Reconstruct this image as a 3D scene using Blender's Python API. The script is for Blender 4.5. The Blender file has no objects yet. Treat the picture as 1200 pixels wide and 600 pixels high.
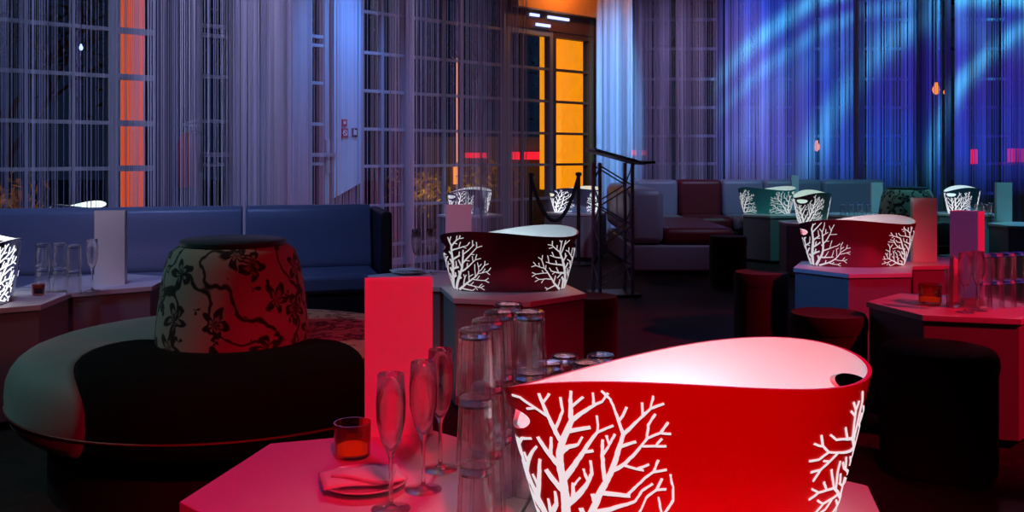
import bpy, bmesh, math, random
from mathutils import Vector, Matrix, Euler
random.seed(7)
PI = math.pi
sc = bpy.context.scene
COL = sc.collection
F = 1100.0; CH = 1.05; HZ = 183.0

# ------------------------------------------------------------------ camera, world, exposure
cam_d = bpy.data.cameras.new('camera'); cam = bpy.data.objects.new('camera', cam_d); COL.objects.link(cam)
cam.location = (0, 0, CH); cam.rotation_euler = (PI/2, 0, 0)
cam_d.sensor_width = 36; cam_d.lens = 36*F/1200; cam_d.shift_y = -(300-HZ)/1200
cam_d.clip_start = .05
sc.camera = cam
sc.view_settings.view_transform = 'Standard'; sc.view_settings.look = 'None'
sc.view_settings.gamma = 1; sc.view_settings.use_curve_mapping = False
sc.view_settings.exposure = 0
sc.cycles.use_denoising = True
sc.cycles.max_bounces = 14; sc.cycles.transmission_bounces = 14; sc.cycles.transparent_max_bounces = 24
sc.cycles.sample_clamp_indirect = 4
w = bpy.data.worlds.new('night_sky'); sc.world = w; w.use_nodes = True
wb = w.node_tree.nodes['Background']; wb.inputs[0].default_value = (.10, .20, .50, 1); wb.inputs[1].default_value = .04

def aim(o, tgt):
    o.rotation_euler = (Vector(tgt)-o.location).to_track_quat('-Z', 'Y').to_euler()
def spot(name, loc, tgt, col, power, ang=60, blend=.6, r=.05):
    d = bpy.data.lights.new(name, 'SPOT'); d.energy = power; d.color = col
    d.spot_size = math.radians(ang); d.spot_blend = blend; d.shadow_soft_size = r
    o = bpy.data.objects.new(name, d); COL.objects.link(o); o.location = loc; aim(o, tgt); return o
def point(name, loc, col, power, r=.05):
    d = bpy.data.lights.new(name, 'POINT'); d.energy = power; d.color = col; d.shadow_soft_size = r
    o = bpy.data.objects.new(name, d); COL.objects.link(o); o.location = loc; return o

RED = (1, .004, .035)
# red club spots
spot('red_spot_near_table', (.45, -.7, 2.9), (.15, 1.6, .5), (1, .001, .035), 400, 40, .5, .2)
spot('red_spot_right_tables', (4.0, 1.6, 3.1), (2.15, 3.9, .4), (1, .004, .04), 640, 34, .6, .08)
spot('red_spot_middle_table', (1.5, 4.3, 3.1), (.2, 4.15, .5), (1, .01, .06), 48, 30, .8, .08)
spot('red_spot_round_sofa', (1.3, 2.3, 2.2), (-.65, 3.25, .55), (1, .01, .02), 40, 30, .8, .1)
spot('red_spot_far_sofa', (3.4, 5.2, 3.0), (1.7, 8.4, .15), (1, .01, .03), 22, 24, .8, .1)
spot('red_spot_left_table', (-1.0, 1.6, 2.9), (-2.0, 4.1, .4), (1, .10, .16), 22, 34, .8, .1)
# magenta and blue wash from above
spot('blue_spot_near_table', (-1.6, 3.9, 3.2), (-.25, 1.65, .47), (.35, .06, 1), 26, 34, .8, .1)
spot('blue_spot_middle_table', (-2.3, 3.2, 3.2), (-.35, 4.35, .5), (.28, .5, 1), 60, 28, .8, .1)
spot('blue_spot_right_tables', (-.6, 3.9, 3.2), (1.72, 4.8, .3), (.06, .30, 1), 150, 13, .8, .1)
spot('violet_spot_right_table', (1.0, 2.0, 3.2), (2.0, 4.0, .62), (.30, .16, 1), 45, 14, .8, .1)
spot('teal_spot_round_sofa', (-3.3, 2.7, 3.0), (-1.35, 3.2, .4), (.34, .80, .78), 95, 36, .8, .1)
spot('blue_spot_left_sofa', (-1.6, 3.6, 3.2), (-1.9, 5.3, .65), (.24, .36, 1), 85, 75, .9, .1)
spot('violet_spot_left_table', (-2.6, 2.4, 3.1), (-2.0, 4.2, .5), (.72, .66, .95), 42, 34, .8, .1)
spot('pink_backlight_glasses', (.15, 3.3, 2.5), (.0, 1.62, .62), (1, .45, .6), 70, 15, .5, .2)  # added rim light to make the stacked glasses glint, no lamp known here
spot('pink_backlight_right_glasses', (2.9, 5.6, 2.6), (1.95, 3.6, .6), (1, .3, .5), 60, 14, .5, .12)  # added in the same way for the right-hand glasses
spot('pink_fill_card', (.9, 2.9, 3.0), (-.28, 4.95, .62), (1, .2, .35), 130, 10, .7, .05)  # narrow fill added to turn one dim card pink
# curtain washes
spot('violet_wash_left_curtain', (-1.6, 4.4, 3.3), (-3.0, 6.6, 1.4), (.32, .46, .95), 100, 100, .9, .1)
spot('violet_wash_pillar_curtain', (-.4, 5.0, 3.3), (-1.5, 7.3, 1.5), (.50, .50, .95), 200, 80, .9, .1)
spot('red_wash_left_curtain', (-.9, 5.8, .25), (-.6, 8.0, .9), (1, .03, .10), 22, 90, .9, .1)
spot('blue_wash_outer_wall', (-.9, 8.0, 3.2), (-1.6, 8.5, 1.1), (.10, .32, 1), 170, 75, .9, .1)
spot('cyan_spot_wall_board', (-1.3, 7.9, .3), (-1.62, 8.45, .9), (.05, .75, 1), 4, 60, .9, .1)
cy = spot('cyan_spot_curtain_bunch', (1.5, 7.4, 3.4), (1.19, 10.8, 1.75), (.13, .5, 1), 1500, 40, .9, .05); cy.scale = (.30, 1, 1)
spot('violet_wash_right_curtain', (2.2, 7.6, 3.4), (2.0, 11.0, 1.6), (.42, .38, .9), 300, 50, .9, .1)
spot('teal_spot_far_tables', (3.4, 8.0, 3.3), (3.4, 9.5, .4), (.12, .85, .85), 85, 75, .9, .1)
spot('cyan_spot_far_right', (5.2, 7.6, 3.3), (4.6, 8.6, .4), (.15, .75, 1), 130, 55, .9, .1)
spot('green_spot_far_sofa', (2.6, 8.2, 3.0), (1.66, 9.35, .4), (.1, 1, .45), 50, 13, .6, .03)
spot('blue_spot_far_sofa', (2.4, 6.6, 3.2), (1.35, 9.2, .5), (.45, .55, 1), 120, 38, .8, .1)

spot('violet_spot_far_sofa', (3.0, 7.6, 3.3), (3.1, 10.35, .65), (.3, .28, 1), 60, 40, .9, .1)

# aurora projector: a real lamp whose beam is broken up by a procedural gobo
SX = 1
def projector(name, loc, tgt, power, ang):
    o = spot(name, loc, tgt, (1, 1, 1), power, ang, .5, .02)
    d = o.data; d.use_nodes = True; nt = d.node_tree; N = nt.nodes; L = nt.links
    em = N['Emission']
    tc = N.new('ShaderNodeTexCoord'); sep = N.new('ShaderNodeSeparateXYZ'); L.new(tc.outputs['Normal'], sep.inputs[0])
    def m(op, a, b=None, clamp=False):
        n = N.new('ShaderNodeMath'); n.operation = op; n.use_clamp = clamp
        for k, v in enumerate((a, b)):
            if v is None: continue
            if isinstance(v, (int, float)): n.inputs[k].default_value = v
            else: L.new(v, n.inputs[k])
        return n.outputs[0]
    az = m('ABSOLUTE', sep.outputs[2])
    u = m('DIVIDE', sep.outputs[0], az); v = m('DIVIDE', sep.outputs[1], az)
    cb = N.new('ShaderNodeCombineXYZ'); L.new(u, cb.inputs[0]); L.new(v, cb.inputs[1])
    ns = N.new('ShaderNodeTexNoise'); L.new(cb.outputs[0], ns.inputs['Vector']); ns.inputs['Scale'].default_value = 2.2; ns.inputs['Detail'].default_value = 3
    wob = m('MULTIPLY', m('SUBTRACT', ns.outputs[0], .5), .05)
    def band(cx, cy, r, wdt, amp):
        dx = m('SUBTRACT', u, cx); dy = m('SUBTRACT', v, cy)
        rr = m('SQRT', m('ADD', m('MULTIPLY', dx, dx), m('MULTIPLY', dy, dy)))
        q = m('DIVIDE', m('SUBTRACT', m('ADD', rr, wob), r), wdt)
        return m('MULTIPLY', m('POWER', 2.718, m('MULTIPLY', m('MULTIPLY', q, q), -1)), amp)
    def pj(x, z):
        q = o.rotation_euler.to_matrix().inverted() @ (Vector((x, 10.8, z))-o.location); return q.x/abs(q.z), q.y/abs(q.z)
    b = None
    for (x, z, r, wd, am) in ((4.6, .2, 2.64, .016, 1.3), (5.2, -1.0, 3.3, .014, .7), (7.5, 0, 2.24, .014, 1.2), (6.8, -.5, 3.0, .022, .8), (4.8, -.1, 2.3, .03, .25)):
        cx, cy = pj(x, z); ux, uy = pj(x-r, z); q = band(SX*cx, cy, r/6.35, wd, am); b = q if b is None else m('ADD', b, q)
    mk = m('MULTIPLY', m('DIVIDE', m('SUBTRACT', v, pj(4, .62)[1]), .07, True), m('DIVIDE', m('SUBTRACT', m('MULTIPLY', u, SX), pj(2.3, 1.5)[0]), .05, True))
    mix = N.new('ShaderNodeMix'); mix.data_type = 'RGBA'; mix.blend_type = 'ADD'; mix.inputs[0].default_value = 1
    cr = N.new('ShaderNodeValToRGB'); L.new(ns.outputs[0], cr.inputs[0])
    cr.color_ramp.elements[0].position = .33; cr.color_ramp.elements[0].color = (.07, .03, .55, 1)
    cr.color_ramp.elements[1].position = .66; cr.color_ramp.elements[1].color = (.015, .12, 1.0, 1)
    g = N.new('ShaderNodeVectorMath'); g.operation = 'SCALE'; g.inputs[0].default_value = (.06, .60, .75); L.new(b, g.inputs['Scale'])
    L.new(cr.outputs[0], mix.inputs[6]); L.new(g.outputs[0], mix.inputs[7])
    L.new(mix.outputs[2], em.inputs['Color']); m_ = L.new(mk, em.inputs['Strength'])
    return o
projector('aurora_projector', (2.9, 4.6, 3.3), (4.3, 10.8, 1.6), 2100, 68)

# ------------------------------------------------------------------ helpers
def tag(o, label=None, cat=None, group=None, kind=None):
    if label: o['label'] = label
    if cat: o['category'] = cat
    if group: o['group'] = group
    if kind: o['kind'] = kind
    return o
def empty(name, loc=(0, 0, 0), rz=0, label=None, cat=None, group=None):
    o = bpy.data.objects.new(name, None); COL.objects.link(o); o.empty_display_size = .05
    o.location = loc; o.rotation_euler = (0, 0, rz); return tag(o, label, cat, group)
class MB:
    def __init__(s): s.v = []; s.f = []; s.uv = []; s.mi = []
    def add(s, vs, fs, uvs=None, mi=0):
        b = len(s.v); s.v += [tuple(p) for p in vs]
        for k, f in enumerate(fs):
            s.f.append(tuple(b+i for i in f)); s.mi.append(mi)
            s.uv.append([uvs[i] for i in f] if uvs else [(vs[i][0], vs[i][1]) for i in f])
        return s
    def box(s, c, d, rot=None, mi=0):
        hx, hy, hz = d[0]/2, d[1]/2, d[2]/2
        vs = [Vector((x*hx, y*hy, z*hz)) for x in (-1, 1) for y in (-1, 1) for z in (-1, 1)]
        if rot is not None: vs = [rot @ p for p in vs]
        vs = [p+Vector(c) for p in vs]
        return s.add(vs, [(0, 1, 3, 2), (4, 6, 7, 5), (0, 4, 5, 1), (2, 3, 7, 6), (0, 2, 6, 4), (1, 5, 7, 3)], mi=mi)
    def tube(s, pts, rad, n=8, caps=True, mi=0):
        pts = [Vector(p) for p in pts]; rs = rad if isinstance(rad, (list, tuple)) else [rad]*len(pts)
        vs = []; fs = []; up = None
        for i, p in enumerate(pts):
            t = (pts[min(i+1, len(pts)-1)]-pts[max(i-1, 0)]).normalized()
            if up is None: up = Vector((0, 0, 1)) if abs(t.z) < .9 else Vector((1, 0, 0))
            a = t.cross(up).normalized(); b_ = t.cross(a).normalized(); up = -b_ if False else up
            for k in range(n):
                an = 2*PI*k/n; vs.append(p+(a*math.cos(an)+b_*math.sin(an))*rs[i])
        for i in range(len(pts)-1):
            for k in range(n):
                fs.append((i*n+k, i*n+(k+1) % n, (i+1)*n+(k+1) % n, (i+1)*n+k))
        if caps: fs.append(tuple(range(n))[::-1]); fs.append(tuple((len(pts)-1)*n+k for k in range(n)))
        return s.add(vs, fs, mi=mi)
    def lathe(s, prof, n=32, c=(0, 0, 0), a0=0, a1=2*PI, mi=0, uvr=1.0, afun=None):
        full = abs(a1-a0-2*PI) < 1e-6 and afun is None
        m = n if full else n+1; vs = []; uvs = []; d = 0
        for i, (r, z) in enumerate(prof):
            if i: d += math.hypot(r-prof[i-1][0], z-prof[i-1][1])
            b0, b1 = (a0, a1) if afun is None else afun(r)
            for k in range(m):
                an = b0+(b1-b0)*k/n; vs.append((c[0]+r*math.cos(an), c[1]+r*math.sin(an), c[2]+z)); uvs.append((an*uvr, d))
        fs = []
        base = len(s.v); s.v += vs
        for i in range(len(prof)-1):
            for k in range(n):
                k2 = (k+1) % m if full else k+1
                f = (i*m+k, i*m+k2, (i+1)*m+k2, (i+1)*m+k)
                s.f.append(tuple(base+q for q in f)); s.mi.append(mi)
                u = [uvs[q] for q in f]
                if full and k == n-1: u = [u[0], (a1*uvr, u[1][1]), (a1*uvr, u[2][1]), u[3]]
                s.uv.append(u)
        return s
    def poly_prism(s, pts, z0, z1, mi=0):
        n = len(pts); vs = [(x, y, z0) for x, y in pts]+[(x, y, z1) for x, y in pts]
        fs = [tuple(range(n))[::-1], tuple(range(n, 2*n))]+[(i, (i+1) % n, n+(i+1) % n, n+i) for i in range(n)]
        return s.add(vs, fs, mi=mi)
    def mesh(s, name):
        me = bpy.data.meshes.new(name); me.from_pydata(s.v, [], s.f)
        ul = me.uv_layers.new(name='UVMap'); flat = []
        for u in s.uv:
            for p in u: flat += [p[0], p[1]]
        ul.data.foreach_set('uv', flat); me.polygons.foreach_set('material_index', s.mi); me.update(); return me
    def build(s, name, mat, parent=None, smooth=False, bevel=0, subsurf=0, angle=None):
        me = s.mesh(name)
        for m_ in (mat if isinstance(mat, (list, tuple)) else [mat]): me.materials.append(m_)
        o = bpy.data.objects.new(name, me); COL.objects.link(o); o.parent = parent
        bm = bmesh.new(); bm.from_mesh(me); bmesh.ops.remove_doubles(bm, verts=bm.verts, dist=1e-6); bmesh.ops.recalc_face_normals(bm, faces=bm.faces); bm.to_mesh(me); bm.free()
        if smooth: me.polygons.foreach_set('use_smooth', [True]*len(me.polygons))
        if bevel:
            b = o.modifiers.new('bevel', 'BEVEL'); b.width = bevel; b.segments = 3; b.limit_method = 'ANGLE'; b.angle_limit = math.radians(35)
        if subsurf:
            b = o.modifiers.new('sub', 'SUBSURF'); b.levels = subsurf; b.render_levels = subsurf
        if smooth and angle:
            me.set_sharp_from_angle(angle=math.radians(angle))
        return o

def mat(name, col, rough=.5, metal=0, spec=.5, emit=None, es=0, sheen=0, coat=0, noise=0, nscale=30, bump=0, bscale=200, trans=0):
    m = bpy.data.materials.new(name); m.use_nodes = True; nt = m.node_tree; N = nt.nodes; L = nt.links; b = N['Principled BSDF']
    b.inputs['Base Color'].default_value = (*col, 1); b.inputs['Roughness'].default_value = rough; b.inputs['Metallic'].default_value = metal
    b.inputs['Specular IOR Level'].default_value = spec; b.inputs['Sheen Weight'].default_value = sheen; b.inputs['Coat Weight'].default_value = coat
    b.inputs['Transmission Weight'].default_value = trans
    if emit: b.inputs['Emission Color'].default_value = (*emit, 1); b.inputs['Emission Strength'].default_value = es
    tc = N.new('ShaderNodeTexCoord'); ns = N.new('ShaderNodeTexNoise'); ns.inputs['Scale'].default_value = nscale; ns.inputs['Detail'].default_value = 4
    L.new(tc.outputs['Object'], ns.inputs['Vector'])
    mx = N.new('ShaderNodeMix'); mx.data_type = 'RGBA'; L.new(ns.outputs[0], mx.inputs[0])
    k = 1-noise; mx.inputs[6].default_value = (col[0]*k, col[1]*k, col[2]*k, 1); mx.inputs[7].default_value = (min(1, col[0]*(1+noise)), min(1, col[1]*(1+noise)), min(1, col[2]*(1+noise)), 1)
    L.new(mx.outputs[2], b.inputs['Base Color'])
    if bump:
        n2 = N.new('ShaderNodeTexNoise'); n2.inputs['Scale'].default_value = bscale; L.new(tc.outputs['Object'], n2.inputs['Vector'])
        bp = N.new('ShaderNodeBump'); bp.inputs['Strength'].default_value = bump; bp.inputs['Distance'].default_value = .01; L.new(n2.outputs[0], bp.inputs['Height']); L.new(bp.outputs[0], b.inputs['Normal'])
    return m
def emis(name, col, s):
    m = mat(name, col, .6, emit=col, es=s); return m

M = {}
M['laminate'] = mat('white_laminate', (.72, .72, .74), .42, noise=.04, nscale=6)
M['laminate_shaded'] = mat('laminate_shaded', (.27, .27, .29), .5, noise=.05)  # white laminate for the table sides, with their shade put into the colour
M['card'] = mat('card_stock', (.80, .80, .80), .55, noise=.03, nscale=40)
M['skin_steel'] = mat('tub_lacquer', (.50, .46, .48), .26, metal=.75, coat=.3, noise=.05, nscale=4)
M['red_lacquer'] = mat('tub_red_lacquer', (.85, .008, .008), .4, metal=.1, coat=.2, noise=.04, nscale=4)  # steel tub; the red light it reflects is put into the base colour
M['wine_lacquer'] = mat('tub_wine_lacquer', (.27, .04, .07), .24, metal=.55, coat=.3, noise=.05, nscale=4)  # same steel, dim red reflections put into the colour
M['teal_lacquer'] = mat('tub_teal_lacquer', (.08, .60, .52), .35, metal=.15, coat=.3, noise=.05, nscale=4)  # same steel, teal surroundings put into the colour
M['steel_lit_green'] = mat('tub_pale_green_lacquer', (.40, .62, .55), .35, metal=.2, noise=.05, nscale=4)  # same steel, pale green light put into the colour
M['silver_lacquer'] = mat('tub_silver_lacquer', (.45, .55, .75), .2, metal=.8, coat=.3, noise=.05, nscale=4)  # same steel, cool blue light put into the tint
M['leather'] = mat('grey_blue_leather', (.16, .19, .28), .36, noise=.10, nscale=5, bump=.15, bscale=120)
M['leather_far'] = mat('grey_leather', (.26, .26, .34), .42, noise=.10, nscale=5, bump=.15, bscale=120)
M['leather_red'] = mat('dark_red_leather', (.13, .008, .014), .45, noise=.10, nscale=5, bump=.15, bscale=120)
M['leather_base'] = mat('black_leather', (.012, .012, .015), .5, noise=.1)
M['black_fabric'] = mat('black_velvet', (.004, .004, .004), .95, spec=.1, noise=.2)
M['satin'] = mat('pale_satin', (.26, .23, .23), .7, sheen=.3, noise=.18, nscale=9, bump=.1, bscale=300)
M['cap'] = mat('dark_cap', (.035, .045, .055), .45, noise=.1)
M['pouf'] = mat('dark_pouf_fabric', (.035, .018, .016), .8, spec=.2, sheen=.2, noise=.3, nscale=40, bump=.4, bscale=150)
M['pouf_black'] = mat('black_pouf_fabric', (.010, .006, .006), .9, spec=.15, noise=.5, nscale=60, bump=.5, bscale=120)
M['steel'] = mat('dull_aluminium', (.45, .42, .50), .4, metal=.35, noise=.08)
M['black_metal'] = mat('black_metal', (.015, .015, .015), .4, noise=.1)
M['frame'] = mat('window_frame_paint', (.34, .35, .42), .5, noise=.05)
M['frame_brown'] = mat('brown_frame', (.13, .05, .02), .5, noise=.15)
M['wall'] = mat('dark_wall_plaster', (.10, .10, .14), .8, noise=.1, bump=.1)
M['pier'] = mat('pale_pier_plaster', (.42, .40, .46), .75, noise=.06, bump=.05)
M['board'] = mat('blue_lit_board', (.45, .55, .70), .5, noise=.04)  # white board with the blue light on it put into its colour
M['ceiling'] = mat('dark_ceiling', (.02, .02, .025), .9, noise=.1)
M['ground'] = mat('outdoor_paving', (.05, .045, .045), .7, noise=.3, nscale=3)
M['orange_lit'] = emis('orange_lit_wall', (1, .33, .004), 1.0)  # outside wall under orange lamps; their light is put in as emission
M['orange_dim'] = emis('orange_lit_panel', (1, .12, .015), .75)  # dimmer lamplit wall, light again put in as emission
M['soffit'] = mat('orange_soffit', (.75, .33, .10), .6, noise=.08)
M['red_neon'] = emis('red_neon', (1, .01, .03), 1.2)
M['white_neon'] = emis('blue_white_neon', (.35, .45, 1), 2.0)
M['orange_neon'] = emis('orange_neon', (1, .28, .03), 1.4)
M['bark'] = mat('bark', (.08, .05, .03), .9, noise=.3)
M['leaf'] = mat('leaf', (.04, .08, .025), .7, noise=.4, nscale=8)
M['leaf_lit'] = mat('leaf_lit_yellow', (.45, .32, .04), .7, noise=.4, nscale=8)  # lit copy of the leaf, yellow uplight put into its colour
M['ext_red'] = mat('extinguisher_red', (.42, .02, .03), .4, noise=.05)
M['ext_grey'] = mat('valve_grey', (.45, .45, .45), .4, noise=.05)
M['sign_red'] = mat('sign_red', (.55, .03, .05), .5, noise=.02)
M['sign_white'] = mat('sign_white', (.8, .8, .8), .5, noise=.02)
M['sign_black'] = mat('sign_black', (.015, .02, .04), .5, noise=.02)
M['napkin'] = mat('white_napkin', (.82, .8, .8), .85, noise=.03, bump=.2, bscale=300)
M['china'] = mat('white_china', (.8, .8, .8), .2, coat=.5, noise=.02)
M['rope'] = mat('black_rope', (.01, .01, .01), .8, noise=.2)

def lining_mat(name, es, base=(.82, .76, .78), ec=(1, .80, .84)):
    return mat(name, base, .5, emit=ec, es=es, noise=.03, nscale=6)
def glass_mat(name, col=(1, 1, 1), rough=0.02):
    m = bpy.data.materials.new(name); m.use_nodes = True; nt = m.node_tree; N = nt.nodes; L = nt.links
    N.remove(N['Principled BSDF']); out = N['Material Output']
    t = N.new('ShaderNodeBsdfTransparent'); t.inputs[0].default_value = (*col, 1)
    b = N.new('ShaderNodeBsdfPrincipled'); b.inputs['Base Color'].default_value = (*col, 1); b.inputs['Roughness'].default_value = rough
    b.inputs['Transmission Weight'].default_value = 1; b.inputs['IOR'].default_value = 1.42; b.inputs['Specular IOR Level'].default_value = .9
    mx = N.new('ShaderNodeMixShader'); mx.inputs[0].default_value = .78; L.new(t.outputs[0], mx.inputs[1]); L.new(b.outputs[0], mx.inputs[2]); L.new(mx.outputs[0], out.inputs[0])
    return m
M['glass'] = glass_mat('clear_glass', (1, .98, .98))
M['votive_glass'] = glass_mat('dark_red_glass', (.75, .25, .2), .05)
M['wax'] = emis('candle_glow', (1, .10, .01), .35)
def pane_mat():
    m = bpy.data.materials.new('window_glass'); m.use_nodes = True; nt = m.node_tree; N = nt.nodes; L = nt.links
    N.remove(N['Principled BSDF']); out = N['Material Output']
    t = N.new('ShaderNodeBsdfTransparent'); t.inputs[0].default_value = (.9, .92, .95, 1)
    g = N.new('ShaderNodeBsdfGlossy'); g.inputs['Roughness'].default_value = .04
    lw = N.new('ShaderNodeLayerWeight'); lw.inputs[0].default_value = .12
    fr = N.new('ShaderNodeMath'); fr.operation = 'MULTIPLY'; fr.inputs[1].default_value = .18; L.new(lw.outputs['Facing'], fr.inputs[0])
    mx = N.new('ShaderNodeMixShader'); L.new(fr.outputs[0], mx.inputs[0]); L.new(t.outputs[0], mx.inputs[1]); L.new(g.outputs[0], mx.inputs[2]); L.new(mx.outputs[0], out.inputs[0])
    return m
M['pane'] = pane_mat()
def string_mat(name, col):
    m = bpy.data.materials.new(name); m.use_nodes = True; nt = m.node_tree; N = nt.nodes; L = nt.links; b = N['Principled BSDF']
    b.inputs['Roughness'].default_value = .6
    tc = N.new('ShaderNodeTexCoord'); mp = N.new('ShaderNodeMapping'); mp.inputs['Scale'].default_value = (9, 9, .02)
    ns = N.new('ShaderNodeTexNoise'); ns.inputs['Scale'].default_value = 3; ns.inputs['Detail'].default_value = 5; L.new(tc.outputs['Object'], mp.inputs[0]); L.new(mp.outputs[0], ns.inputs[0])
    cr = N.new('ShaderNodeValToRGB'); L.new(ns.outputs[0], cr.inputs[0])
    cr.color_ramp.elements[0].position = .32; cr.color_ramp.elements[0].color = (col[0]*.55, col[1]*.5, col[2]*.5, 1)
    cr.color_ramp.elements[1].position = .68; cr.color_ramp.elements[1].color = (min(1, col[0]*1.25), min(1, col[1]*1.2), min(1, col[2]*1.25), 1)
    L.new(cr.outputs[0], b.inputs['Base Color']); return m
M['string'] = string_mat('pale_curtain_string', (.55, .5, .58))
M['string_dark'] = string_mat('brown_curtain_string', (.12, .07, .09))

def floral_mat(name, light, dark, scale=7.0):
    m = bpy.data.materials.new(name); m.use_nodes = True; nt = m.node_tree; N = nt.nodes; L = nt.links; b = N['Principled BSDF']
    b.inputs['Roughness'].default_value = .7; b.inputs['Sheen Weight'].default_value = .1; b.inputs['Specular IOR Level'].default_value = .12
    def mt(op, a, c=None, clamp=False):
        n = N.new('ShaderNodeMath'); n.operation = op; n.use_clamp = clamp
        for k, v in enumerate((a, c)):
            if v is None: continue
            if isinstance(v, (int, float)): n.inputs[k].default_value = v
            else: L.new(v, n.inputs[k])
        return n.outputs[0]
    tc = N.new('ShaderNodeTexCoord'); uv = tc.outputs['UV']
    wn = N.new('ShaderNodeTexNoise'); wn.inputs['Scale'].default_value = 14; L.new(uv, wn.inputs['Vector'])
    ad = N.new('ShaderNodeMix'); ad.data_type = 'RGBA'; ad.blend_type = 'ADD'; ad.inputs[0].default_value = .05; L.new(uv, ad.inputs[6]); L.new(wn.outputs['Color'], ad.inputs[7])
    def flowers(sc_, rad, pet, off):
        mp = N.new('ShaderNodeMapping'); mp.inputs['Location'].default_value = (off, off*.7, 0); L.new(ad.outputs[2], mp.inputs[0])
        vo = N.new('ShaderNodeTexVoronoi'); vo.voronoi_dimensions = '2D'; vo.inputs['Scale'].default_value = sc_; vo.inputs['Randomness'].default_value = .75; L.new(mp.outputs[0], vo.inputs['Vector'])
        sb = N.new('ShaderNodeVectorMath'); sb.operation = 'SUBTRACT'; L.new(mp.outputs[0], sb.inputs[0]); L.new(vo.outputs['Position'], sb.inputs[1])
        sp = N.new('ShaderNodeSeparateXYZ'); L.new(sb.outputs[0], sp.inputs[0])
        an = mt('ARCTAN2', sp.outputs[1], sp.outputs[0]); ln = N.new('ShaderNodeVectorMath'); ln.operation = 'LENGTH'; L.new(sb.outputs[0], ln.inputs[0])
        cl = N.new('ShaderNodeSeparateXYZ'); L.new(vo.outputs['Color'], cl.inputs[0])
        an2 = mt('ADD', an, mt('MULTIPLY', cl.outputs[0], 6.28))
        r = mt('MULTIPLY', mt('ADD', mt('MULTIPLY', mt('ABSOLUTE', mt('COSINE', mt('MULTIPLY', an2, pet/2))), .55), .45), rad)
        q = mt('DIVIDE', ln.outputs['Value'], r)
        body = mt('MULTIPLY', mt('SUBTRACT', 1.0, q), 12, True)
        ring = mt('MULTIPLY', mt('SUBTRACT', mt('ABSOLUTE', mt('SUBTRACT', q, .55)), .06), 20, True)
        return mt('MULTIPLY', body, mt('ADD', mt('MULTIPLY', ring, .7), .3))
    a = flowers(scale, .062*7/scale, 5, 0.0); c = flowers(scale*1.7, .028*7/scale, 3, 3.3)
    n3 = N.new('ShaderNodeTexNoise'); n3.inputs['Scale'].default_value = 5.5; n3.inputs['Detail'].default_value = 1; L.new(ad.outputs[2], n3.inputs['Vector'])
    vine = mt('MULTIPLY', mt('SUBTRACT', .022, mt('ABSOLUTE', mt('SUBTRACT', n3.outputs[0], .5))), 90, True)
    mk = mt('MAXIMUM', mt('MAXIMUM', a, c), vine)
    mx = N.new('ShaderNodeMix'); mx.data_type = 'RGBA'; L.new(mk, mx.inputs[0]); mx.inputs[6].default_value = (*light, 1); mx.inputs[7].default_value = (*dark, 1)
    L.new(mx.outputs[2], b.inputs['Base Color']); return m
M['floral'] = floral_mat('floral_damask', (.34, .27, .24), (.02, .012, .015))
M['carpet'] = floral_mat('patterned_carpet', (.004, .003, .004), (.018, .008, .008), 3.0)

def hx(cx, cy, side, ang):   # hexagon corners, ang = direction (deg) of first corner
    return [(cx+side*math.cos(math.radians(ang+60*k)), cy+side*math.sin(math.radians(ang+60*k))) for k in range(6)]

# ------------------------------------------------------------------ room shell
WT = .95; WY = 10.15
U = Vector((1, WT, 0)).normalized(); NR = Vector((WT, -1, 0)).normalized()     # along the slanted window wall, and into the room
O0 = Vector((0, WY, 0))
def sw(px):
    a = (px-600)/F; Y = WY/(1-WT*a); return (Vector((a*Y, Y, 0))-O0).dot(U)
ROTW = Matrix((U, -NR, Vector((0, 0, 1)))).transposed()
def wbox(mb, s0, s1, z0, z1, d0, d1, mi=0):
    c = O0+U*((s0+s1)/2)+NR*((d0+d1)/2)+Vector((0, 0, (z0+z1)/2))
    mb.box(c, (abs(s1-s0), abs(d1-d0), z1-z0), ROTW, mi)
def struct(o, label=None): o['kind'] = 'structure'; return o

mb = MB(); mb.add([(-9, -4, 0), (9, -4, 0), (9, 12, 0), (-9, 12, 0)], [(0, 1, 2, 3)]); mb.add([(-9, -4, -.1), (9, -4, -.1), (9, 12, -.1), (-9, 12, -.1)], [(3, 2, 1, 0)])
struct(mb.build('floor', M['carpet']))
mb = MB(); mb.box((0, 27, -.06), (60, 30, .1)); struct(mb.build('ground', M['ground']))
mb = MB(); mb.box((0, 4, 3.55), (18, 16, .1)); struct(mb.build('ceiling', M['ceiling']))
CZ = 3.5
SL = -8.6
# slanted wall
GRID = [.20, .58, .955, 1.306, 1.666, 2.026, 2.41, 2.78]
def window(n, px0, px1, verts, fw=.05, z0=.0, z1=3.2, fm='frame', grid=GRID, name='window', th=.028, vt=.022):
    e = empty('%s_%d' % (name, n)); e['kind'] = 'structure'
    s0, s1 = sw(px0), sw(px1)
    fr = MB(); 
    for a, b in ((s0, s0+fw), (s1-fw, s1)): wbox(fr, a, b, z0, z1, -.06, .03)
    wbox(fr, s0+fw, s1-fw, z0, z0+.06, -.06, .03); wbox(fr, s0+fw, s1-fw, z1-.06, z1, -.06, .03)
    fr.build('frame', M[fm], e)
    mu = MB()
    for z in grid:
        if z0+.08 < z < z1-.08: wbox(mu, s0+fw, s1-fw, z-th/2, z+th/2, -.035, .015)
    for p in verts:
        wd = vt
        if isinstance(p, tuple): p, wd = p
        s = sw(p); wbox(mu, s-wd/2, s+wd/2, z0+.06, z1-.06, -.03, .02)
    mu.build('muntins', M[fm], e)
    pn = MB(); wbox(pn, s0+fw, s1-fw, z0+.06, z1-.06, -.014, -.008); pn.build('pane', M['pane'], e)
    return e
mb = MB()
wbox(mb, SL, sw(-260), 0, CZ, -.2, .06)
for a, b in ((-100, -62), (181, 227), (383, 418)): wbox(mb, sw(a), sw(b), 0, CZ, -.2, .05)
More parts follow.
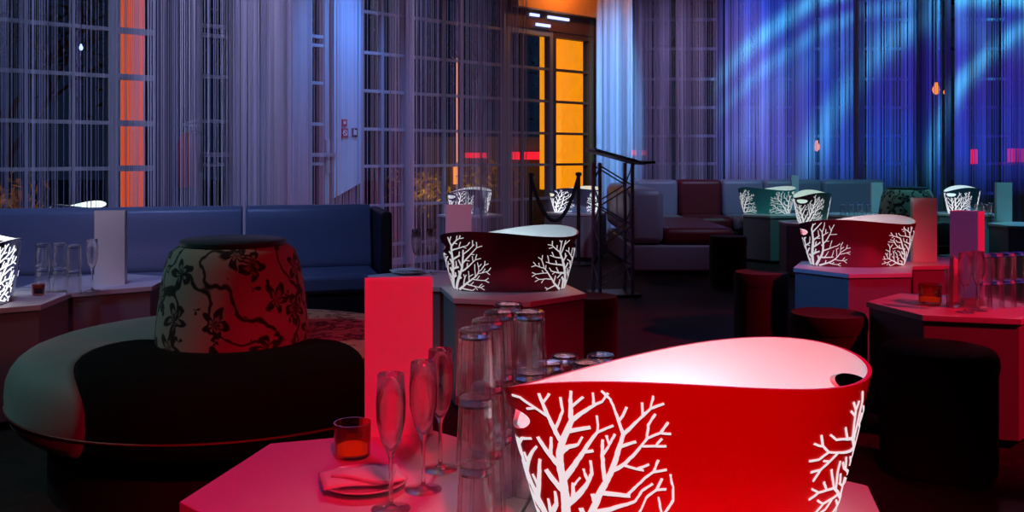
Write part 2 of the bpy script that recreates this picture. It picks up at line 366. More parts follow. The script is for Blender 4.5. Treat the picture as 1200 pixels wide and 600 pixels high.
wbox(mb, sw(-260), sw(-100), 0, CZ, -.2, .05)
wbox(mb, sw(-62), sw(692), 3.2, CZ, -.2, .05)
struct(mb.build('wall_back_left', M['wall']))
mb = MB(); wbox(mb, sw(273), sw(346), 0, CZ, -.15, .30); struct(mb.build('wall_pier', M['pier'], bevel=.02))
window(1, -62, 134, [-15, 30, 85])
window(2, 134, 181, [], fw=.02, th=.045)
window(3, 418, 478, [(447, .03)])
window(4, 478, 592, [(520, .03), 540], vt=.03)
window(5, 592, 646, [(612, .02)], fm='frame', z1=2.45)
window(6, 646, 692, [], fm='frame_brown', z1=2.45)
def door(n, px0, px1):
    e = window(n, px0, px1, [], z0=0, z1=3.2, grid=[.98, 1.34, 1.71, 2.05, 2.13, 2.5], name='door')
    s0, s1 = sw(px0), sw(px1)
    h = MB(); wbox(h, s0+.04, s1+.03, 1.045, 1.08, .06, .10); wbox(h, s0+.06, s0+.09, 1.05, 1.075, .02, .06); wbox(h, s1-.05, s1-.02, 1.05, 1.075, .02, .06)
    h.build('push_bar', M['steel'], e); 
    k = MB(); wbox(k, s1-.045, s1-.005, .9, 1.2, .03, .05); k.build('lock_plate', M['frame'], e)
door(1, 228, 273); door(2, 346, 384)
# header above the orange window, soffit outside
mb = MB(); wbox(mb, sw(592), sw(706), 2.45, CZ, -.12, .04); struct(mb.build('trim_1', M['frame_brown']))
mb = MB(); wbox(mb, sw(598), sw(708), 2.66, 3.45, .04, .12); struct(mb.build('trim_2', M['soffit']))
mb = MB(); wbox(mb, sw(692), sw(706), 0, 2.45, -.12, .04); struct(mb.build('trim_3', M['frame_brown']))
point('warm_cove_lamp', O0+U*sw(642)+NR*.45+Vector((0, 0, 3.0)), (1, .38, .08), 15, .05)
for k, (p, z, ww) in enumerate(((622, 2.60, .14), (650, 2.60, .34), (632, 2.50, .22))):
    mb = MB(); wbox(mb, sw(p)-ww/2, sw(p)+ww/2, z-.015, z+.015, .05, .07)
    tag(mb.build('light_strip', M['white_neon']), ('short bluish light strip on brown header over orange window', 'long bluish light strip on brown header over orange window', 'lower bluish light strip just above the dark window panes')[k], 'light strip', 'light strips on the header')
# right wall with windows
RW = 11.9
PE = O0+U*sw(706)
mb = MB(); mb.box(((PE.x+9)/2+.1, RW+.1, CZ-.2), (9-PE.x, .2, .6)); mb.box(((PE.x+9)/2+.1, RW+.1, .1), (9-PE.x, .2, .2))
xs = [(742, 845), (858, 935), (948, 1072), (1092, 1240)]
def rx(p): return (p-600)/F*RW
ed = [PE.x+.02]+[rx(q) for pr in xs for q in pr]+[9]
for i in range(0, len(ed), 2):
    if ed[i+1] > ed[i]: mb.box(((ed[i]+ed[i+1])/2, RW+.1, CZ/2), (ed[i+1]-ed[i], .2, CZ))
struct(mb.build('wall_back_right', M['wall']))
for n, (a, b) in enumerate(xs):
    e = empty('window_%d' % (7+n)); e['kind'] = 'structure'
    x0, x1 = rx(a), rx(b); fr = MB()
    for x in (x0+.03, x1-.03): fr.box((x, RW, 1.65), (.06, .09, 2.9))
    fr.box(((x0+x1)/2, RW, .23), (x1-x0-.12, .09, .06)); fr.box(((x0+x1)/2, RW, 3.07), (x1-x0-.12, .09, .06)); fr.build('frame', M['frame'], e)
    mu = MB()
    for z in GRID[1:]: mu.box(((x0+x1)/2, RW, z), (x1-x0-.12, .05, .035))
    k = max(1, round((x1-x0)/.5))
    for q in range(1, k): mu.box((x0+(x1-x0)*q/k, RW, 1.65), (.03, .045, 2.78))
    mu.build('muntins', M['frame'], e)
    pn = MB(); pn.box(((x0+x1)/2, RW, 1.65), (x1-x0-.12, .006, 2.78)); pn.build('pane', M['pane'], e)
mb = MB(); mb.box((PE.x+.03, (PE.y+RW)/2+.1, CZ/2), (.12, RW-PE.y+.2, CZ)); struct(mb.build('wall_corner', M['frame_brown']))
# remaining sides
lx = (O0+U*SL)
mb = MB(); mb.box((lx.x-.1, (lx.y-4)/2, CZ/2), (.2, lx.y+4, CZ)); struct(mb.build('wall_left', M['wall']))
mb = MB(); mb.box((9.1, 4, CZ/2), (.2, 16.2, CZ)); struct(mb.build('wall_right', M['wall']))
mb = MB(); mb.box((0, -4.1, CZ/2), (18.4, .2, CZ)); struct(mb.build('wall_front', M['wall']))

# ------------------------------------------------------------------ string curtains
def curtain(path, label, density, m, rad=(.0013, .0024), z0=.02, z1=3.42, seed=1, fold=.04, gap=.0, bunch=None):
    rnd = random.Random(seed); mbv = []; mbf = []
    pts = [Vector((*p, 0)) for p in path]
    for a, b in zip(pts, pts[1:]):
        L_ = (b-a).length; d = (b-a).normalized(); nn = Vector((-d.y, d.x, 0)); s = 0
        while s < L_:
            ph = s*9+seed
            dens = density*(1+.55*math.sin(s*7.3+seed)*math.sin(s*2.9+seed*2)+.25*math.sin(s*23))
            s += rnd.expovariate(1)*.5/max(dens, 20)+.5/max(dens, 20)
            off = fold*math.sin(ph)+rnd.gauss(0, .008)
            p = a+d*s+nn*off; r = rnd.uniform(*rad)
            sway = rnd.gauss(0, .004); base = len(mbv); zs = (z0+rnd.uniform(0, .03), .9, 1.9, z1)
            for i, z in enumerate(zs):
                q = p+d*(sway*(3.4-z)/3.4*(1+.5*math.sin(z*3+ph)))
                for k in range(3):
                    an = 2*PI*k/3+ph; mbv.append((q.x+r*math.cos(an), q.y+r*math.sin(an), z))
            for i in range(len(zs)-1):
                for k in range(3): mbf.append((base+i*3+k, base+i*3+(k+1) % 3, base+i*3+3+(k+1) % 3, base+i*3+3+k))
    me = bpy.data.meshes.new('string_curtain'); me.from_pydata(mbv, [], mbf); me.materials.append(m); me.update()
    o = bpy.data.objects.new('string_curtain', me); COL.objects.link(o)
    return tag(o, label, 'curtain', None, 'stuff')
CT = .88; CY = 8.6
def cp(px, dy=0, t=CT, y0=CY):
    a = (px-600)/F; Y = (y0+dy)/(1-t*a); return (a*Y, Y)
curtain([cp(-90), cp(177)], 'grey-violet string curtain behind the left end of the blue bench sofa', 120, M['string'], seed=1)
curtain([cp(176), cp(226)], 'dense narrow string curtain in front of the wall with the fire extinguisher', 150, M['string'], seed=2)
curtain([cp(226), cp(272)], 'thin narrow string curtain in front of the glazed door with green reflections', 90, M['string'], seed=9)
curtain([cp(271), cp(347)], 'thick pale string curtain hanging over the wide plaster pier', 330, M['string'], rad=(.002, .003), seed=3, fold=.06)
curtain([cp(346), cp(470)], 'thin string curtain over the blue-lit door and the panel with signs', 85, M['string'], seed=4)
curtain([cp(470), cp(612)], 'string curtain with purple tint ending beside the open orange window', 125, M['string'], seed=5, fold=.07)
def cr_(px, Y): return ((px-600)/F*Y, Y)
curtain([cr_(700, 10.9), cr_(742, 10.7)], 'bright cyan-lit bunched string curtain behind the truss lectern', 560, M['string'], rad=(.0025, .004), seed=6, fold=.09)
curtain([cr_(742, 11.1), cr_(848, 11.1)], 'mauve-grey string curtain above the dark red and grey sofa back', 170, M['string'], rad=(.0022, .0036), seed=7, fold=.05)
curtain([cr_(851, 11.0), cr_(1012, 10.9)], 'deep blue string curtain behind the two teal tubs', 250, M['string'], rad=(.0025, .004), seed=8, fold=.08)
curtain([cr_(1014, 10.8), cr_(1112, 10.75)], 'dark blue and brown string curtain left of the orange sparks', 190, M['string'], rad=(.0025, .004), seed=12, fold=.08)
curtain([cr_(1117, 10.7), cr_(1290, 10.3)], 'blue and green aurora-lit string curtain at the right edge', 260, M['string'], rad=(.0025, .004), seed=11, fold=.08)
curtain([cr_(1077, 10.5), cr_(1090, 10.5)], 'narrow dark brown bundle of curtain strings', 500, M['string_dark'], rad=(.0025, .004), seed=13, fold=.04)
curtain([cr_(1008, 10.6), cr_(1013, 10.6)], 'thin dark bundle of curtain strings left of the brown one', 500, M['string_dark'], rad=(.0025, .004), seed=14, fold=.02)
curtain([cr_(1108, 10.4), cr_(1114, 10.4)], 'thin dark bundle of curtain strings right of the brown one', 500, M['string_dark'], rad=(.0025, .004), seed=15, fold=.02)

# ------------------------------------------------------------------ outside the windows
def at(px, py, Y): return Vector(((px-600)/F*Y, Y, CH-(py-HZ)/F*Y))
def litbox(name, m, px0, py0, px1, py1, Y, d, label, cat, group=None):
    a, b = at(px0, py1, Y), at(px1, py0, Y)
    mb = MB(); mb.box(((a.x+b.x)/2, Y+d/2, (a.z+b.z)/2), (b.x-a.x, d, b.z-a.z))
    return tag(mb.build(name, m, bevel=.004), label, cat, group)
litbox('lit_wall', M['orange_lit'], 648, 10, 692, 226, 12.2, .3, 'orange-lit wall outside, its light put in as glow, behind the brown-framed window', 'lit wall')
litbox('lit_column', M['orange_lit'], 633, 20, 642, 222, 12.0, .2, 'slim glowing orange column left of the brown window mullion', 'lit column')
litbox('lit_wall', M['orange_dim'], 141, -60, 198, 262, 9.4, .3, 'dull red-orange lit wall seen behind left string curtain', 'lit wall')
litbox('light_strip', M['white_neon'], 171, 92, 175, 141, 9.2, .05, 'short vertical violet-white light on the red-orange wall', 'light strip')
litbox('light_strip', M['red_neon'], 600, 178, 634, 187, 13.6, .1, 'red neon bar outside, left of the orange column', 'light strip')
litbox('light_strip', M['red_neon'], 545, 179, 570, 185, 13.6, .1, 'shorter red neon bar behind the purple string curtain', 'light strip')
litbox('light_strip', M['orange_neon'], 535, 68, 539, 190, 12, .06, 'thin tall orange light behind purple string curtain', 'light strip')
litbox('light_strip', M['orange_neon'], 531, 195, 540, 216, 13.64, .06, 'small orange lit block above the pink card', 'light strip')
litbox('light_strip', M['orange_neon'], 471, 196, 479, 215, 13.2, .06, 'small orange lit block outside left of the lit bush', 'light strip')
litbox('light_strip', M['red_neon'], 734, 176, 758, 182, 11.80, .05, 'small red bar right of the lectern top behind curtain', 'light strip')
litbox('light_strip', M['red_neon'], 1139, 175, 1146, 192, 11.80, .05, 'small pink-red light behind the right curtain', 'light strip')
litbox('light_strip', M['red_neon'], 1183, 174, 1216, 190, 11.80, .05, 'pink-red lit bar at right edge behind curtain', 'light strip')
mb = MB(); mb.box((-.2, 13.8, .66), (2.2, .2, 1.34)); struct(mb.build('wall_garden', M['wall']))
def bulb(px, py, Y, r, m, label):
    p = at(px, py, Y); e = empty('pendant_bulb', p, 0, label, 'lamp'); mb = MB()
    mb.lathe([(.001, -r*1.4), (r*.7, -r), (r, 0), (r*.8, r*.7), (r*.45, r*1.2), (r*.4, r*1.9), (.001, r*1.95)], 12)
    mb.build('bulb', m, e, smooth=True)
    mb = MB(); mb.tube([(0, 0, r*1.9), (0, 0, CZ-p.z)], .003, 5); mb.build('cord', M['black_metal'], e)
bulb(95, 56, 5.7, .012, M['white_neon'], 'tiny bright blue-white bulb high in the left window')
bulb(1097, 105, 11.3, .045, M['orange_neon'], 'orange bulb glowing behind the right curtain, larger of two')
bulb(1108, 108, 11.3, .025, M['orange_neon'], 'small orange bulb right of the larger one')
bulb(957, 172, 11.4, .04, M['orange_neon'], 'dim orange bulb above the pale green tub')

def tree(x, y, h, cr, label, leafm, seed, n=900, low=.35, ls=.06):
    rnd = random.Random(seed); e = empty('garden_tree', (x, y, 0), 0, label, 'tree', None)
    tk = MB(); tips = []
    def br(p, d, l, r, k):
        pts = [p]; q = p.copy(); dd = d.copy()
        for i in range(4):
            dd = (dd+Vector((rnd.gauss(0, .12), rnd.gauss(0, .12), .05))).normalized(); q = q+dd*l/4; pts.append(q.copy())
        tk.tube(pts, [r*(1-.12*i) for i in range(5)], 6)
        if k == 0: tips.append(q); return
        for j in range(3):
            a = rnd.uniform(0, 2*PI); nd = (dd+Vector((math.cos(a), math.sin(a), .2))*.75).normalized(); br(q if j else pts[3], nd, l*.65, r*.55, k-1)
    br(Vector((0, 0, -.01)), Vector((0, 0, 1)), h*low, h*.022, 3)
    tk.build('trunk', M['bark'], e, smooth=True)
    lf = MB(); 
    for i in range(n):
        t = rnd.choice(tips); c = t+Vector((rnd.gauss(0, cr), rnd.gauss(0, cr), rnd.gauss(0, cr)))*.45
        a, b_ = Vector((rnd.gauss(0, 1), rnd.gauss(0, 1), rnd.gauss(0, 1))).normalized(), Vector((rnd.gauss(0, 1), rnd.gauss(0, 1), rnd.gauss(0, 1))).normalized()
        b_ = (b_-a*a.dot(b_)).normalized(); s = ls*rnd.uniform(.6, 1.3)
        lf.add([c-a*s, c+b_*s*.35, c+a*s, c-b_*s*.35], [(0, 1, 2, 3)])
    lf.build('foliage', leafm, e)
tree(-6.6, 12.0, 4.2, .9, 'dark garden tree beyond the far left window', M['leaf'], 1)
tree(-3.9, 15.6, 5.0, 1.1, 'tall dark garden tree behind the panel with signs', M['leaf'], 2)
tree(-.6, 17.4, 4.6, 1.0, 'dark garden tree beyond the purple string curtain', M['leaf'], 3)
tree(3.2, 15.5, 4.6, 1.0, 'dark garden tree beyond the mauve-grey curtain', M['leaf'], 4)
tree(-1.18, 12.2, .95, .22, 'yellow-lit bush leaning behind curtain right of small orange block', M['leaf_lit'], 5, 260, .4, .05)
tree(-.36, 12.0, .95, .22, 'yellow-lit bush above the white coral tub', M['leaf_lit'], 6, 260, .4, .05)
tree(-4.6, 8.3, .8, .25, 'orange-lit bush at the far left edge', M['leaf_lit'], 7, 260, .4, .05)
spot('bush_uplight', (-.8, 11.2, .05), (-.75, 12.2, 1.0), (1, .6, .05), 45, 90)
spot('bush_uplight_left', (-4.1, 7.7, .05), (-4.6, 8.3, .7), (1, .35, .03), 25, 60)
spot('garden_moonlight', (-2, 10.5, 6), (-3, 15, 2.5), (.25, .4, .9), 260, 100)

# ------------------------------------------------------------------ wall things
P = O0+U*sw(211)+NR*.05
e = empty('fire_extinguisher', (P.x, P.y, .80), math.atan2(U.y, U.x), 'dark red fire extinguisher with pale valve on wall behind left curtain', 'fire extinguisher')
mb = MB(); mb.lathe([(.001, 0), (.07, .0), (.085, .02), (.085, .34), (.06, .41), (.03, .44), (.001, .44)], 20, (0, -.09, 0)); mb.build('cylinder', M['ext_red'], e, smooth=True, angle=50)
mb = MB(); mb.lathe([(.001, .43), (.025, .43), (.025, .48), (.001, .48)], 12, (0, -.09, 0)); mb.box((.03, -.09, .495), (.13, .025, .02)); mb.box((.03, -.09, .525), (.13, .02, .015), Euler((0, -.25, 0)).to_matrix()); mb.build('valve', M['ext_grey'], e, bevel=.003)
mb = MB(); mb.tube([(.02, -.09, .46), (.11, -.09, .44), (.12, -.09, .3), (.105, -.09, .12)], [.012, .012, .012, .02], 8); mb.build('hose', M['black_metal'], e, smooth=True)
# white board with signs; slanted bottom traces where its blue light ends
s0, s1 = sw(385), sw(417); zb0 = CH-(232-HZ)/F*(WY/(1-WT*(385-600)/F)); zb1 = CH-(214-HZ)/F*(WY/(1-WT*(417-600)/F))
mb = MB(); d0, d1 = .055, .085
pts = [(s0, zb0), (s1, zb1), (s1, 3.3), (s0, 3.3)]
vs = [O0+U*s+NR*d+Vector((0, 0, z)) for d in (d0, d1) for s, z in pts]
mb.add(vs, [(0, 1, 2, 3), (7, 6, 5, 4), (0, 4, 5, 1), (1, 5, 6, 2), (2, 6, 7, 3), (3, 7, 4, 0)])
tag(mb.build('wall_board', M['board']), 'tall white board tinted by blue light, slanted lower edge at the shade, carrying small signs', 'board')
def wsign(px, py, wpx, hpx, m1, m2, kind, label):
    Yp = WY/(1-WT*(px-600)/F); z = CH-(py-HZ)/F*Yp; k = Yp/F; s = sw(px); wd = wpx*k*1.1; hh = hpx*k
    c = O0+U*s+NR*.087+Vector((0, 0, z)); e = empty('wall_sign', c, math.atan2(U.y, U.x), label, 'sign', 'small signs on the pale board')
    mb = MB(); mb.box((0, -.005, 0), (wd, .01, hh)); mb.build('plate', m1, e)
    mb = MB(); y = -.0115
    if kind == 'ring':
        mb.lathe([(wd*.28, 0), (wd*.38, 0), (wd*.38, .003), (wd*.28, .003), (wd*.28, 0)], 20); 
        mb.v = [(a, y-c_, b) for a, b, c_ in mb.v]; mb.box((0, y, 0), (wd*.6, .003, hh*.08), Euler((0, .8, 0)).to_matrix())
    elif kind == 'figure':
        mb.box((-wd*.12, y, -hh*.05), (wd*.14, .003, hh*.5)); mb.box((wd*.15, y, .0), (wd*.2, .003, hh*.6)); mb.box((-wd*.12, y, hh*.3), (wd*.12, .003, hh*.12))
    else:
        mb.box((0, y, 0), (wd*.5, .003, hh*.4))
    mb.build('symbol', m2, e)
wsign(397, 144, 6, 8, M['sign_red'], M['sign_white'], 'bar', 'small red plate above the red ring sign on pale board')
wsign(397.5, 156, 8, 11, M['sign_red'], M['sign_white'], 'ring', 'small red sign with pale ring on the blue-lit board')
wsign(409, 155.5, 7.5, 10, M['sign_black'], M['sign_white'], 'figure', 'small black sign with pale figure right of red ring sign')

# ------------------------------------------------------------------ hexagonal tables
TH = .47; SIDE = .33
def hex_table(cx, cy, ang, label, group='white hexagonal tables'):
    e = empty('hexagonal_table', (cx, cy, 0), 0, label, 'table', group)
    mb = MB(); mb.poly_prism(hx(0, 0, SIDE-.002, ang), TH-.022, TH); mb.build('table_top', M['laminate'], e, bevel=.002)
    mb = MB(); mb.poly_prism(hx(0, 0, SIDE-.012, ang), .03, TH-.024); mb.build('base', M['laminate_shaded'], e, bevel=.003)
    mb = MB(); mb.poly_prism(hx(0, 0, SIDE-.05, ang), 0, .03); mb.build('plinth', M['leather_base'], e)
    return e
def adj(c, ang): return (c[0]+.5735*math.cos(math.radians(ang)), c[1]+.5735*math.sin(math.radians(ang)))
N1 = (-.246, 1.675); N2 = adj(N1, -12.3)
A0 = 77.7-60+120+30-30   # a corner direction of the near tables
def corner_from_edge(edge_deg): return edge_deg+60
hex_table(*N1, corner_from_edge(77.7), 'nearest white hexagonal table, holding red card, plate and flutes')
hex_table(*N2, corner_from_edge(77.7), 'nearest white hexagonal table under the big bright red tub')
C1 = (.0, 4.06); hex_table(*C1, corner_from_edge(-17), 'hexagonal table in the middle under the wine-dark tub')
C2 = adj(C1, 133); hex_table(*C2, corner_from_edge(-17), 'hexagonal table behind tall red card, holding small plate')
R1 = (1.73, 3.66); hex_table(*R1, corner_from_edge(-15), 'red-lit hexagonal table at right holding glasses and violet card')
R2 = (1.79, 4.92); hex_table(*R2, corner_from_edge(-54), 'hexagonal table with blue front face under the dark red right tub')
R3 = adj(R2, 36); hex_table(*R3, corner_from_edge(-54), 'hexagonal table with plain red card behind right tub')
L1 = (-2.14, 3.80); hex_table(*L1, corner_from_edge(36), 'hexagonal table at left edge under glowing white tub')
L2 = adj(L1, 66); hex_table(*L2, corner_from_edge(36), 'hexagonal table at left with tall pale card near sofa')
F1 = (2.62, 9.42); hex_table(*F1, 10, 'far hexagonal table under the teal tub with pointed rim')
F1c = (2.66, 8.25); hex_table(*F1c, 25, 'far teal-lit hexagonal table under the pale green tub')
F3 = (3.47, 9.42); hex_table(*F3, 0, 'far hexagonal table with row of glasses and small cyan card')
F2 = (4.62, 9.6); hex_table(*F2, 20, 'far hexagonal table under the silver-blue tub')
F2b = (4.42, 8.0); hex_table(*F2b, 30, 'cyan-lit far hexagonal table holding the grey card')
F2c = (4.995, 8.0); hex_table(*F2c, 30, 'far hexagonal table at right edge under a cut-off tub')
G1 = (-3.0, 6.44); hex_table(*G1, 0, 'hexagonal table behind the left sofa, hidden by string curtain')
G2 = (-.42, 9.35); hex_table(*G2, 0, 'hexagonal table behind the purple curtain under a small tub')
G3 = (.66, 9.72); hex_table(*G3, 0, 'hexagonal table by the orange window under a small tub')

# ------------------------------------------------------------------ tubs
def tub(cx, cy, yaw, outer, es, label, sh=(0, 0), L_=.297, W_=.14, H_=.24, a=-.006, b=.019, c=.01, seed=5, res=(128, 20), detail=3, cor_es=None, ec=(1, .80, .84), base=(.82, .76, .78), z=TH, light=None, name_light='tub_lamp'):
    e = empty('champagne_tub', (cx, cy, z+.0015), yaw, label, 'tub', 'oval champagne tubs')
    nt_, nz = res
    def rimz(t): return H_+a*math.cos(2*t)+b*math.sin(2*t)+c*math.cos(t)
    def pos(t, h, off=0.0):      # h: metres above table ; off outward
        q = max(0, min(1, h/rimz(t))); k = .76+.24*(q**.8)
        kx = .785+.215*q**.85; ky = .70+.30*q**.8
        x, y = (L_*kx)*math.cos(t), (W_*ky)*math.sin(t)
        # superelliptic fullness
        if off:
            n = Vector((math.cos(t)/(L_*kx), math.sin(t)/(W_*ky), 0)).normalized(); x += n.x*off; y += n.y*off
        return Vector((x, y, h))
    bm = bmesh.new(); th = .007
    def ring(hf, off, hz_=None):
        return [bm.verts.new(pos(2*PI*k/nt_, rimz(2*PI*k/nt_)*hf if hz_ is None else hz_, off)) for k in range(nt_)]
    outr = [ring(j/nz, 0) for j in range(nz+1)]
    inr = [ring(j/nz, -th) for j in range(nz, 0, -1)]
    inr.append([bm.verts.new(pos(2*PI*k/nt_, .012, -th)) for k in range(nt_)])
    for v_, k in zip(inr[0], range(nt_)): v_.co.z -= 0
    rings = outr+inr
    for i in range(len(rings)-1):
        for k in range(nt_):
            f = bm.faces.new((rings[i][k], rings[i][(k+1) % nt_], rings[i+1][(k+1) % nt_], rings[i+1][k]))
            f.material_index = 0 if i < len(outr)-1 else 1; f.smooth = True
    f = bm.faces.new(list(reversed(rings[0]))); f.material_index = 0
    f = bm.faces.new(rings[-1]); f.material_index = 1
    bmesh.ops.recalc_face_normals(bm, faces=bm.faces)
    me = bpy.data.meshes.new('tmp'); bm.to_mesh(me); bm.free(); o = bpy.data.objects.new('tmp', me); COL.objects.link(o)
    me.materials.append(M[outer]); lin = lining_mat('tub_lining', es, base, ec); me.materials.append(lin)
    # handle holes
    hw, hh = .046, .017; HC = .042; cut = bmesh.new(); 
    for sgn in (-1, 1):
        zc = rimz(0 if sgn > 0 else PI)-HC; x0, x1 = sgn*(L_*.80), sgn*(L_*1.15); n = 28
        A = []; B = []
        for k in range(n):
            an = 2*PI*k/n; cy_, cz_ = hw*math.copysign(abs(math.cos(an))**.8, math.cos(an)), hh*math.sin(an)+ .004*math.cos(an)**2
            A.append(cut.verts.new((x0, cy_, zc+cz_))); B.append(cut.verts.new((x1, cy_, zc+cz_)))
        for k in range(n): cut.faces.new((A[k], A[(k+1) % n], B[(k+1) % n], B[k]))
        cut.faces.new(A[::-1]); cut.faces.new(B)
    bmesh.ops.recalc_face_normals(cut, faces=cut.faces)
    cm = bpy.data.meshes.new('tmpc'); cut.to_mesh(cm); cut.free(); co = bpy.data.objects.new('tmpc', cm); COL.objects.link(co); cm.materials.append(lin)
    md = o.modifiers.new('b', 'BOOLEAN'); md.operation = 'DIFFERENCE'; md.object = co; md.solver = 'EXACT'
    try: md.material_mode = 'TRANSFER'
    except Exception: pass
    dg = bpy.context.evaluated_depsgraph_get(); dg.update(); res_me = bpy.data.meshes.new_from_object(o.evaluated_get(dg))
    bpy.data.objects.remove(o); bpy.data.objects.remove(co)
    for nm, keep in (('body', 0), ('lining', 1)):
        b2 = bmesh.new(); b2.from_mesh(res_me)
        bmesh.ops.delete(b2, geom=[f for f in b2.faces if (0 if f.material_index == 0 else 1) != keep], context='FACES')
        for f in b2.faces: f.material_index = 0
        m2 = bpy.data.meshes.new(nm); b2.to_mesh(m2); b2.free(); m2.materials.append(M[outer] if keep == 0 else lin)
        m2.polygons.foreach_set('use_smooth', [True]*len(m2.polygons)); m2.set_sharp_from_angle(angle=math.radians(40))
        ob = bpy.data.objects.new(nm, m2); COL.objects.link(ob); ob.parent = e
    # coral trees growing round both ends
    tabN = 720; arc = [0]
    for k in range(1, tabN+1):
        t = (k-.5)/tabN*PI; arc.append(arc[-1]+math.hypot(L_*.9*math.sin(t), W_*.85*math.cos(t))*PI/tabN)
    def theta(s):
        sg = 1 if s >= 0 else -1; s = abs(s); lo = 0
        import bisect
        lo = min(bisect.bisect_left(arc, s), tabN); return sg*lo/tabN*PI
    cmat = mat('coral_white', (.30, .30, .30), .5, emit=(.97, .95, 1), es=(es*1.5 if cor_es is None else cor_es), noise=.02)
    for end in (0, 1):
        rnd = random.Random(seed+end*17); cm_ = MB(); t0 = 0 if end == 0 else PI; sgm = 1
        segs = []
        def rib(pts, ws):
            vs = []; fs = []
            n = len(pts)
            for i, (s, h) in enumerate(pts):
                a_, b_ = pts[max(i-1, 0)], pts[min(i+1, n-1)]; dx, dy = b_[0]-a_[0], b_[1]-a_[1]; l = math.hypot(dx, dy) or 1; nx, ny = -dy/l, dx/l; w_ = ws[i]/2
                for q, off in ((-1, -.0005), (-1, .0016), (1, .0016), (1, -.0005)):
                    vs.append(pos(t0+theta(s+nx*w_*q), h+ny*w_*q, off))
            for i in range(n-1):
                for k in range(3): fs.append((i*4+k, i*4+k+1, i*4+4+k+1, i*4+4+k))
            fs.append((0, 1, 2, 3)); fs.append(((n-1)*4+3, (n-1)*4+2, (n-1)*4+1, (n-1)*4))
            cm_.add(vs, fs)
        zc = rimz(t0)-HC
        def ok(s, h):
            if h > rimz(t0+theta(s))-.012 or h < .004: return False
            if (abs(s)/(hw+.02))**2+((h-zc)/(hh+.012))**2 < 1: return False
            return abs(s) < .245
        occ = []; CL = .0062+.0012*(4-detail)
        queue = []
        def grow(s, h, an, l, w_, k, side, pid, me_id):
            st = .005; n = max(4, int(l/st)); pts = [(s, h)]; ws = [w_]; mine = []; kids = []; cv = rnd.uniform(-.012, .012)
            for i in range(n):
                an += cv+rnd.gauss(0, .05)+(.010 if an < PI/2 else -.010)*(1 if k < detail-1 else .6)
                s2, h2 = s+math.cos(an)*st, h+math.sin(an)*st
                if not ok(s2, h2): break
                if i > (9 if k == detail-1 else 1) and any((q[0]-s2)**2+(q[1]-h2)**2 < (CL+w_*.3+q[2]*.4)**2 for q in occ if q[3] != me_id and not (q[3] == pid and i < 4)): break
                s, h = s2, h2; pts.append((s, h)); ws.append(max(.0032, w_*(1-.6*i/n))); mine.append((s, h, ws[-1], me_id))
                if k > 0 and i >= 3 and (i-3) % 4 == 0 and i < n-2: kids.append((s, h, an, i, ws[-1]))
            if len(pts) < 4: return
            rib(pts, ws); occ.extend(mine)
            if k > 0:
                for (cs_, ch_, ca, i, cw) in kids:
                    side = -side; queue.append((cs_, ch_, ca+side*rnd.uniform(.65, 1.0), l*rnd.uniform(.40, .62)*(1-.25*i/n), cw*.74, k-1, 1 if rnd.random() < .5 else -1, me_id))
                for sd in (-.5, .5): queue.append((s, h, an+sd, l*.28, ws[-1]*.9, min(k-1, 1), 1, me_id))
        for (ds, an, l, w_) in ((.000, 1.55, .16, .015), (.022, 1.15, .20, .017), (-.022, 2.0, .19, .015), (.044, .80, .20, .013), (-.044, 2.35, .19, .013), (.065, .35, .15, .009), (-.065, 2.8, .15, .009)):
            queue.append((ds+sh[end], .004, an+rnd.gauss(0, .05), l, w_, detail-1, 1, -1))
        cnt = 0
        while queue:
            q = queue.pop(0); cnt += 1; grow(*q, cnt)
        cm_.build('coral_pattern', cmat, e)
    if light:
        point(name_light, (cx, cy, z+.13), (.62, .95, 1), light, .03)
    return e
tub(.284, 1.487, .17, 'red_lacquer', .0, 'large champagne tub tinted by red light, with white coral in front', L_=.30, W_=.138, res=(192, 30), detail=4, cor_es=.75, seed=5, light=1.0, sh=(.11, .035))
tub(-.012, 4.10, .03, 'wine_lacquer', .0, 'champagne tub tinted by dim red light, with white coral on the middle table', L_=.305, W_=.15, cor_es=.55, seed=11, light=1.2, H_=.245)
tub(1.84, 5.0, .05, 'wine_lacquer', .0, 'champagne tub tinted by deep red light, with coral on right table before red card', L_=.315, W_=.155, cor_es=.55, seed=21, light=1.2, H_=.235)
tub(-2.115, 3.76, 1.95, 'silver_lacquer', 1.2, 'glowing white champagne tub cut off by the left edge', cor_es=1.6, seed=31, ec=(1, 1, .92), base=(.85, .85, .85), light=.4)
tub(2.58, 9.52, -.6, 'teal_lacquer', .25, 'champagne tub tinted by teal light, with coral at both ends, farthest on the left', cor_es=.6, seed=41, ec=(.8, 1, .9), base=(.8, .84, .8), H_=.25)
tub(2.64, 8.25, .95, 'steel_lit_green', .3, 'champagne tub tinted by pale green light, seen end-on behind the deep red one', cor_es=.7, seed=51, ec=(.85, 1, .9), base=(.8, .84, .8), H_=.25)
tub(4.58, 9.55, .75, 'silver_lacquer', .4, 'steel champagne tub tinted by blue light, with white coral end, far right', cor_es=.9, seed=61, ec=(.85, .95, 1), base=(.8, .84, .84), H_=.25)
tub(4.97, 8.05, .7, 'silver_lacquer', .3, 'champagne tub cut off by the right edge beside the grey card', cor_es=.8, seed=71, ec=(.8, 1, .95), base=(.8, .84, .84))
tub(-.42, 9.35, .9, 'silver_lacquer', .3, 'small white coral tub behind purple string curtain', cor_es=1.0, seed=81, ec=(1, 1, 1), base=(.8, .84, .84))
tub(.66, 9.72, .4, 'silver_lacquer', .4, 'white tub beneath the orange window behind black rope', cor_es=1.2, seed=91, ec=(1, .9, .6), base=(.8, .84, .84))

tub(-3.0, 6.44, .3, 'silver_lacquer', .9, 'pale glowing tub rim peeking above left sofa behind curtain', cor_es=.3, seed=101, ec=(.85, 1, .85), base=(.8, .84, .8), L_=.2, W_=.15)
